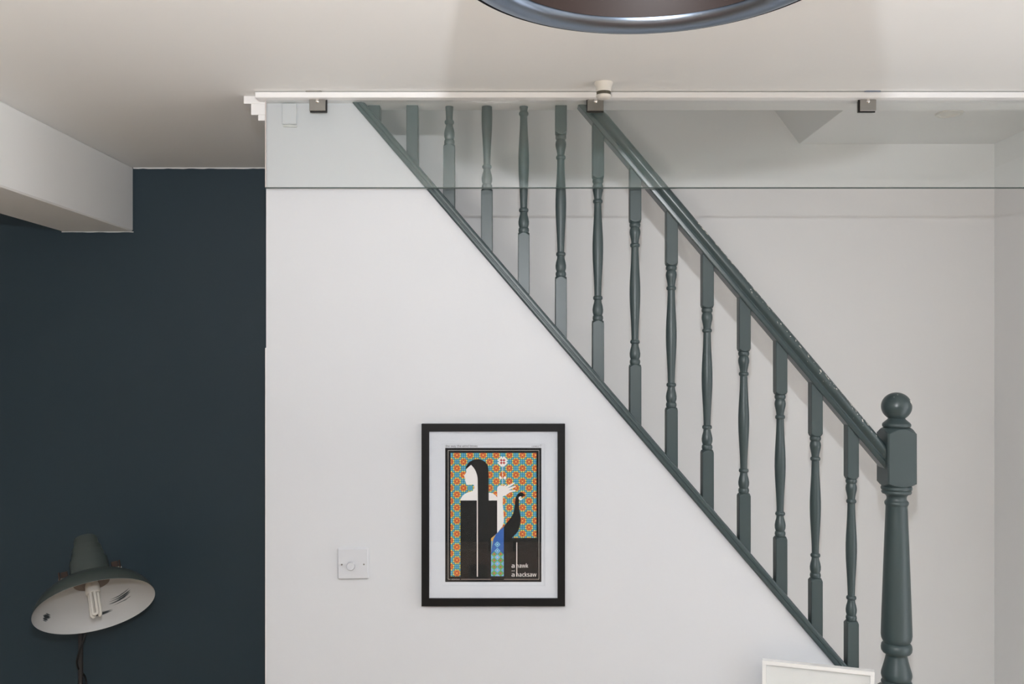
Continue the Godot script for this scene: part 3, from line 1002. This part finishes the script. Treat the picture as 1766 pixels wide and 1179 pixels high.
	for i in range(knots.size() - 1):
		for j in 6:
			var q0: Vector3 = at(knots[maxi(i - 1, 0)][0], knots[maxi(i - 1, 0)][1], knots[maxi(i - 1, 0)][2])
			var q1: Vector3 = at(knots[i][0], knots[i][1], knots[i][2])
			var q2: Vector3 = at(knots[i + 1][0], knots[i + 1][1], knots[i + 1][2])
			var q3: Vector3 = at(knots[mini(i + 2, knots.size() - 1)][0], knots[mini(i + 2, knots.size() - 1)][1], knots[mini(i + 2, knots.size() - 1)][2])
			cable.append(q1.cubic_interpolate(q2, q0, q3, j / 6.0) - foot)
	part("cable", MB.new().tube(cable, 0.0036, 10), M.rubber, lamp)

func scratched_white() -> StandardMaterial3D:
	var im := Image.create(1024, 256, false, Image.FORMAT_RGB8)
	im.fill(c8(206, 207, 207))
	var n := FastNoiseLite.new()
	n.seed = 21
	n.frequency = 0.012
	# streaks run round the dish: [first u, last u, v, thickness in v, density]
	for z in [[0.33, 0.45, 0.58, 0.010, 0.5], [0.33, 0.45, 0.615, 0.012, 0.7], [0.335, 0.46, 0.65, 0.016, 0.75], [0.36, 0.45, 0.69, 0.010, 0.5], [0.44, 0.52, 0.755, 0.024, 0.65], [0.655, 0.695, 0.79, 0.030, 0.9], [0.66, 0.69, 0.84, 0.026, 0.8]]:
		for x in range(int(z[0] * 1024), int(z[1] * 1024)):
			var f: float = (x / 1024.0 - z[0]) / (z[1] - z[0])
			var mid: float = z[2] + n.get_noise_2d(x * 0.4, z[2] * 900.0) * 0.02
			for y in range(int((mid - z[3]) * 256) - 1, int((mid + z[3]) * 256) + 2):
				var e: float = absf(y / 256.0 - mid) / z[3]
				var k: float = clampf(sin(f * PI) * z[4] * 1.8 - e * 0.9 + n.get_noise_2d(x * 0.8, y * 14.0) * 0.9, 0.0, 1.0)
				var xx := posmod(x, 1024)
				var yy := clampi(y, 0, 255)
				im.set_pixel(xx, yy, im.get_pixel(xx, yy).lerp(c8(34, 42, 48), k))
	var m := mat(Color.WHITE, 0.45)
	m.albedo_texture = ImageTexture.create_from_image(im)
	return m

# ---------------------------------------------------------------- small things
func build_small_things() -> void:
	# dimmer switch
	var sw := thing("dimmer_switch", "square white dimmer switch with a round knob, left of the framed poster", "light switch", at(609.5, 970.5, 2.42) + Vector3(0, 0, 0.0003))
	sw.rotation.z = 0.012
	part("face_plate", MB.new().box(Vector3(0, 0, 0.0045), Vector3(0.0855, 0.0855, 0.009), 0.0035), M.switch, sw)
	part("knob", MB.new().lathe([Vector2(0.0115, 0.008), Vector2(0.0108, 0.018), Vector2(0.0098, 0.0205), Vector2(0.0, 0.0208)], 36, Transform3D(Basis(Vector3.RIGHT, PI / 2), Vector3(-0.0042, -0.0052, 0))), M.switch, sw)
	for sx in [-1.0, 1.0]:
		part("screw", MB.new().lathe([Vector2(0.0024, 0.009), Vector2(0.0021, 0.0097), Vector2(0.0, 0.01)], 16, Transform3D(Basis(Vector3.RIGHT, PI / 2), Vector3(sx * 0.0302, -0.002, 0))), M.steel, sw)
	# small painted-over block high on the wall behind the glass
	var cb := thing("cable_cover", "small white painted-over cover on the wall behind the glass, with a cracked lower edge", "cable cover", Vector3(-0.618, EYE + 0.674, FACE))
	part("cover", MB.new().box(Vector3(0, 0.002, 0.0045), Vector3(0.040, 0.0575, 0.009), 0.002), M.white, cb)
	var flake := PackedVector2Array([Vector2(-0.017, -0.029), Vector2(0.0, -0.0265), Vector2(0.006, -0.0275), Vector2(0.021, -0.031), Vector2(0.019, -0.0335), Vector2(0.004, -0.0335), Vector2(-0.017, -0.032)])
	part("cracked_edge", MB.new().plate(flake, 0.006, 0.0003), mat(c8(204, 205, 200), 0.8), cb)
	# round sensor under the ceiling
	var se := thing("ceiling_sensor", "small round white sensor with a dark band, hanging from the ceiling", "sensor", Vector3((1041.0 - HX) / F * 2.298, EYE + CEIL, -2.298))
	part("body", MB.new().lathe([Vector2(0.0192, -0.0245), Vector2(0.0198, -0.022), Vector2(0.0203, -0.0125), Vector2(0.0225, -0.007), Vector2(0.0245, -0.003), Vector2(0.0248, -0.0003)], 48), M.plastic_warm, se)
	part("band", MB.new().lathe([Vector2(0.0185, -0.0335), Vector2(0.0185, -0.024)], 48), mat(c8(84, 80, 66), 0.5), se).set_meta("label", "dark grey-brown band")
	part("lens_cap", MB.new().lathe([Vector2(0.0, -0.0425), Vector2(0.003, -0.0425), Vector2(0.0125, -0.0418), Vector2(0.0165, -0.0405), Vector2(0.0195, -0.0375), Vector2(0.0203, -0.034), Vector2(0.019, -0.0325), Vector2(0.0185, -0.0325)], 48), M.plastic_warm, se)
	# round cover on the stair ceiling
	var dc := thing("ceiling_disc", "flat round white cover on the stair ceiling at the right, behind the glass", "ceiling cover", Vector3(1.427, EYE + 0.8135, -2.895))
	part("rim", MB.new().lathe([Vector2(0.031, -0.002), Vector2(0.034, -0.006), Vector2(0.040, -0.006), Vector2(0.043, -0.0003)], 48), M.plastic_warm, dc)
	part("plate", MB.new().lathe([Vector2(0.0, -0.003), Vector2(0.032, -0.003)], 48), M.plastic_warm, dc)
	# shims pushed in between board and ceiling
	var s1 := part("packing_shim", MB.new().plate(PackedVector2Array([Vector2(-0.022, 0), Vector2(0.022, 0), Vector2(0.018, 0.0017), Vector2(-0.018, 0.0017)]), 0.003, -0.02), mat(c8(140, 150, 168), 0.5), self)
	s1.position = Vector3((1505.0 - HX) / F * 2.366, EYE + 0.7227, -2.366)
	tag(s1, "thin blue-grey packing shim between board and ceiling, above the right glass clip", "shim", "packing shims over the board")
	var s2 := part("packing_shim", s1.mesh, mat(c8(150, 148, 142), 0.6), self)
	s2.position = Vector3((541.0 - HX) / F * 2.366, EYE + 0.7227, -2.366)
	tag(s2, "thin grey packing shim between board and ceiling, above the left glass clip", "shim", "packing shims over the board")
	# white picture frame at the lower right, its right end nearer the camera
	var lf := at(1314.5, 1138.5, 2.36)
	var rt := at(1508.5, 1158.5, 2.272)
	rt.y = lf.y
	var w := lf.distance_to(rt)
	var ax := (rt - lf).normalized()
	var h := 0.36
	var pf := thing("picture_frame", "slim white picture frame standing at an angle below the newel post", "picture frame", Vector3((lf.x + rt.x) / 2, lf.y - h, (lf.z + rt.z) / 2))
	pf.basis = Basis(ax, Vector3.UP, ax.cross(Vector3.UP))
	var b := 0.0105
	for sgn in [-1.0, 1.0]:
		part("frame_side", MB.new().plate(PackedVector2Array([Vector2(sgn * w / 2, 0), Vector2(sgn * w / 2, h), Vector2(sgn * (w / 2 - b), h - b), Vector2(sgn * (w / 2 - b), b)]), 0.0, -0.02), M.plastic, pf)
		var yo := h if sgn > 0.0 else 0.0
		part("frame_side", MB.new().plate(PackedVector2Array([Vector2(-w / 2, yo), Vector2(w / 2, yo), Vector2(w / 2 - b, yo - sgn * b), Vector2(-w / 2 + b, yo - sgn * b)]), 0.0, -0.02), M.plastic, pf)
	part("mount", MB.new().box(Vector3(0, h / 2, -0.012), Vector3(w - b, h - b, 0.003)), mat(c8(222, 225, 224), 0.8), pf)
	part("glass", MB.new().box(Vector3(0, h / 2, -0.006), Vector3(w - b * 2 - 0.001, h - b * 2 - 0.001, 0.0012)), M.picture_glass, pf)
	# low console that carries it
	var top := lf.y - h
	var ct := thing("console_table", "low white console table below the picture frame, out of the photo", "console table", Vector3(0.78, 0, -2.235))
	part("table_top", MB.new().box(Vector3(0, top - 0.0125, 0), Vector3(0.46, 0.025, 0.34), 0.003), M.plastic, ct)
	for sx in [-1.0, 1.0]:
		for sz in [-1.0, 1.0]:
			part("leg", MB.new().box(Vector3(sx * 0.2, (top - 0.025) / 2, sz * 0.14), Vector3(0.03, top - 0.025, 0.03), 0.003), M.plastic, ct)

# ---------------------------------------------------------------- what only the reflections show
func build_behind_camera() -> void:
	var t := thing("dining_table", "dark brown wooden table in front of the camera, seen only in the poster's glass", "table", Vector3(0.1, 0, -0.90))
	part("table_top", MB.new().box(Vector3(0, 0.725, 0), Vector3(1.9, 0.03, 0.84), 0.004), M.wood, t)
	for sx in [-1.0, 1.0]:
		for sz in [-1.0, 1.0]:
			part("leg", MB.new().box(Vector3(sx * 0.88, 0.355, sz * 0.36), Vector3(0.06, 0.71, 0.06), 0.004), M.wood, t)
	var mg := thing("mug", "dark grey mug on the wooden table, seen only in the poster's glass", "mug", Vector3(-0.15, 0.74, -1.20))
	var clay := mat(c8(92, 88, 86), 0.35)
	part("cup", MB.new().lathe([Vector2(0.0, 0.001), Vector2(0.034, 0.001), Vector2(0.039, 0.008), Vector2(0.041, 0.09), Vector2(0.0405, 0.093), Vector2(0.0385, 0.091), Vector2(0.036, 0.012), Vector2(0.0, 0.010)], 40), clay, mg)
	var hd := []
	for i in 13:
		var a := lerpf(-1.4, 1.4, i / 12.0)
		hd.append(Vector3(0.038 + cos(a) * 0.026, 0.048 + sin(a) * 0.03, 0))
	part("handle", MB.new().tube(hd, 0.0045, 10), clay, mg)
	# flash head over the lens
	var fl := thing("camera_flash", "black photographic flash head above the camera, behind the picture plane", "flash", Vector3(0, EYE + 0.287, 0.0))
	part("body", MB.new().box(Vector3(0, 0, 0.05), Vector3(0.08, 0.06, 0.08), 0.006), M.rubber, fl)
	var glow := mat(c8(240, 240, 240), 0.4)
	glow.emission_enabled = true
	glow.emission = c8(244, 248, 255)
	glow.emission_energy_multiplier = 1.0
	part("flash_tube", MB.new().tube([Vector3(-0.01, 0, 0.004), Vector3(0.01, 0, 0.004)], 0.003, 10), glow, fl)
	part("stem", MB.new().tube([Vector3(0, -0.03, 0.06), Vector3(0, -(EYE + 0.287), 0.06)], 0.012, 14), M.rubber, fl)
	# uplighter
	var ul := thing("uplighter", "tall metal uplighter lamp standing beside the camera", "floor lamp", Vector3(-0.15, 0, 0.45))
	part("base", MB.new().lathe([Vector2(0, 0), Vector2(0.15, 0), Vector2(0.15, 0.015), Vector2(0.02, 0.03), Vector2(0, 0.03)], 40), M.steel, ul)
	part("pole", MB.new().tube([Vector3(0, 0.02, 0), Vector3(0, 1.36, 0)], 0.010, 16), M.rubber, ul)
	part("bowl", MB.new().lathe([Vector2(0, 1.34), Vector2(0.06, 1.35), Vector2(0.13, 1.40), Vector2(0.175, 1.455), Vector2(0.172, 1.456), Vector2(0.125, 1.41), Vector2(0.055, 1.36), Vector2(0, 1.35)], 48), M.steel, ul)
	var warm := mat(c8(250, 240, 225), 0.6)
	warm.emission_enabled = true
	warm.emission = c8(255, 236, 214)
	warm.emission_energy_multiplier = 1.0
	part("diffuser", MB.new().lathe([Vector2(0.168, 1.450), Vector2(0.0, 1.455)], 48), warm, ul)
	# glazed door in the side wall, outside the frame
	var dr := MB.new()
	for z in [-2.155, -1.245]:
		dr.box(Vector3(1.85, 1.025, z), Vector3(0.05, 2.05, 0.09), 0.004)
	for q in [[0.13, 0.26], [2.0, 0.1]]:
		dr.box(Vector3(1.85, q[0], -1.7), Vector3(0.05, q[1], 0.82), 0.004)
	var door := struct("door_1", dr, M.gloss_white, "white glazed door in the side wall, outside the photo", "door")
	var blind := mat(c8(235, 235, 235), 0.8)
	blind.emission_enabled = true
	blind.emission = c8(250, 250, 255)
	blind.emission_energy_multiplier = 0.3
	part("pane", MB.new().box(Vector3(1.862, 1.1, -1.7), Vector3(0.01, 1.7, 0.83)), blind, door).set_meta("label", "daylit frosted door pane")
	part("handle", MB.new().tube([Vector3(1.825, 1.0, -1.27), Vector3(1.79, 1.0, -1.27), Vector3(1.79, 1.0, -1.38)], 0.008, 10), M.chrome, door)
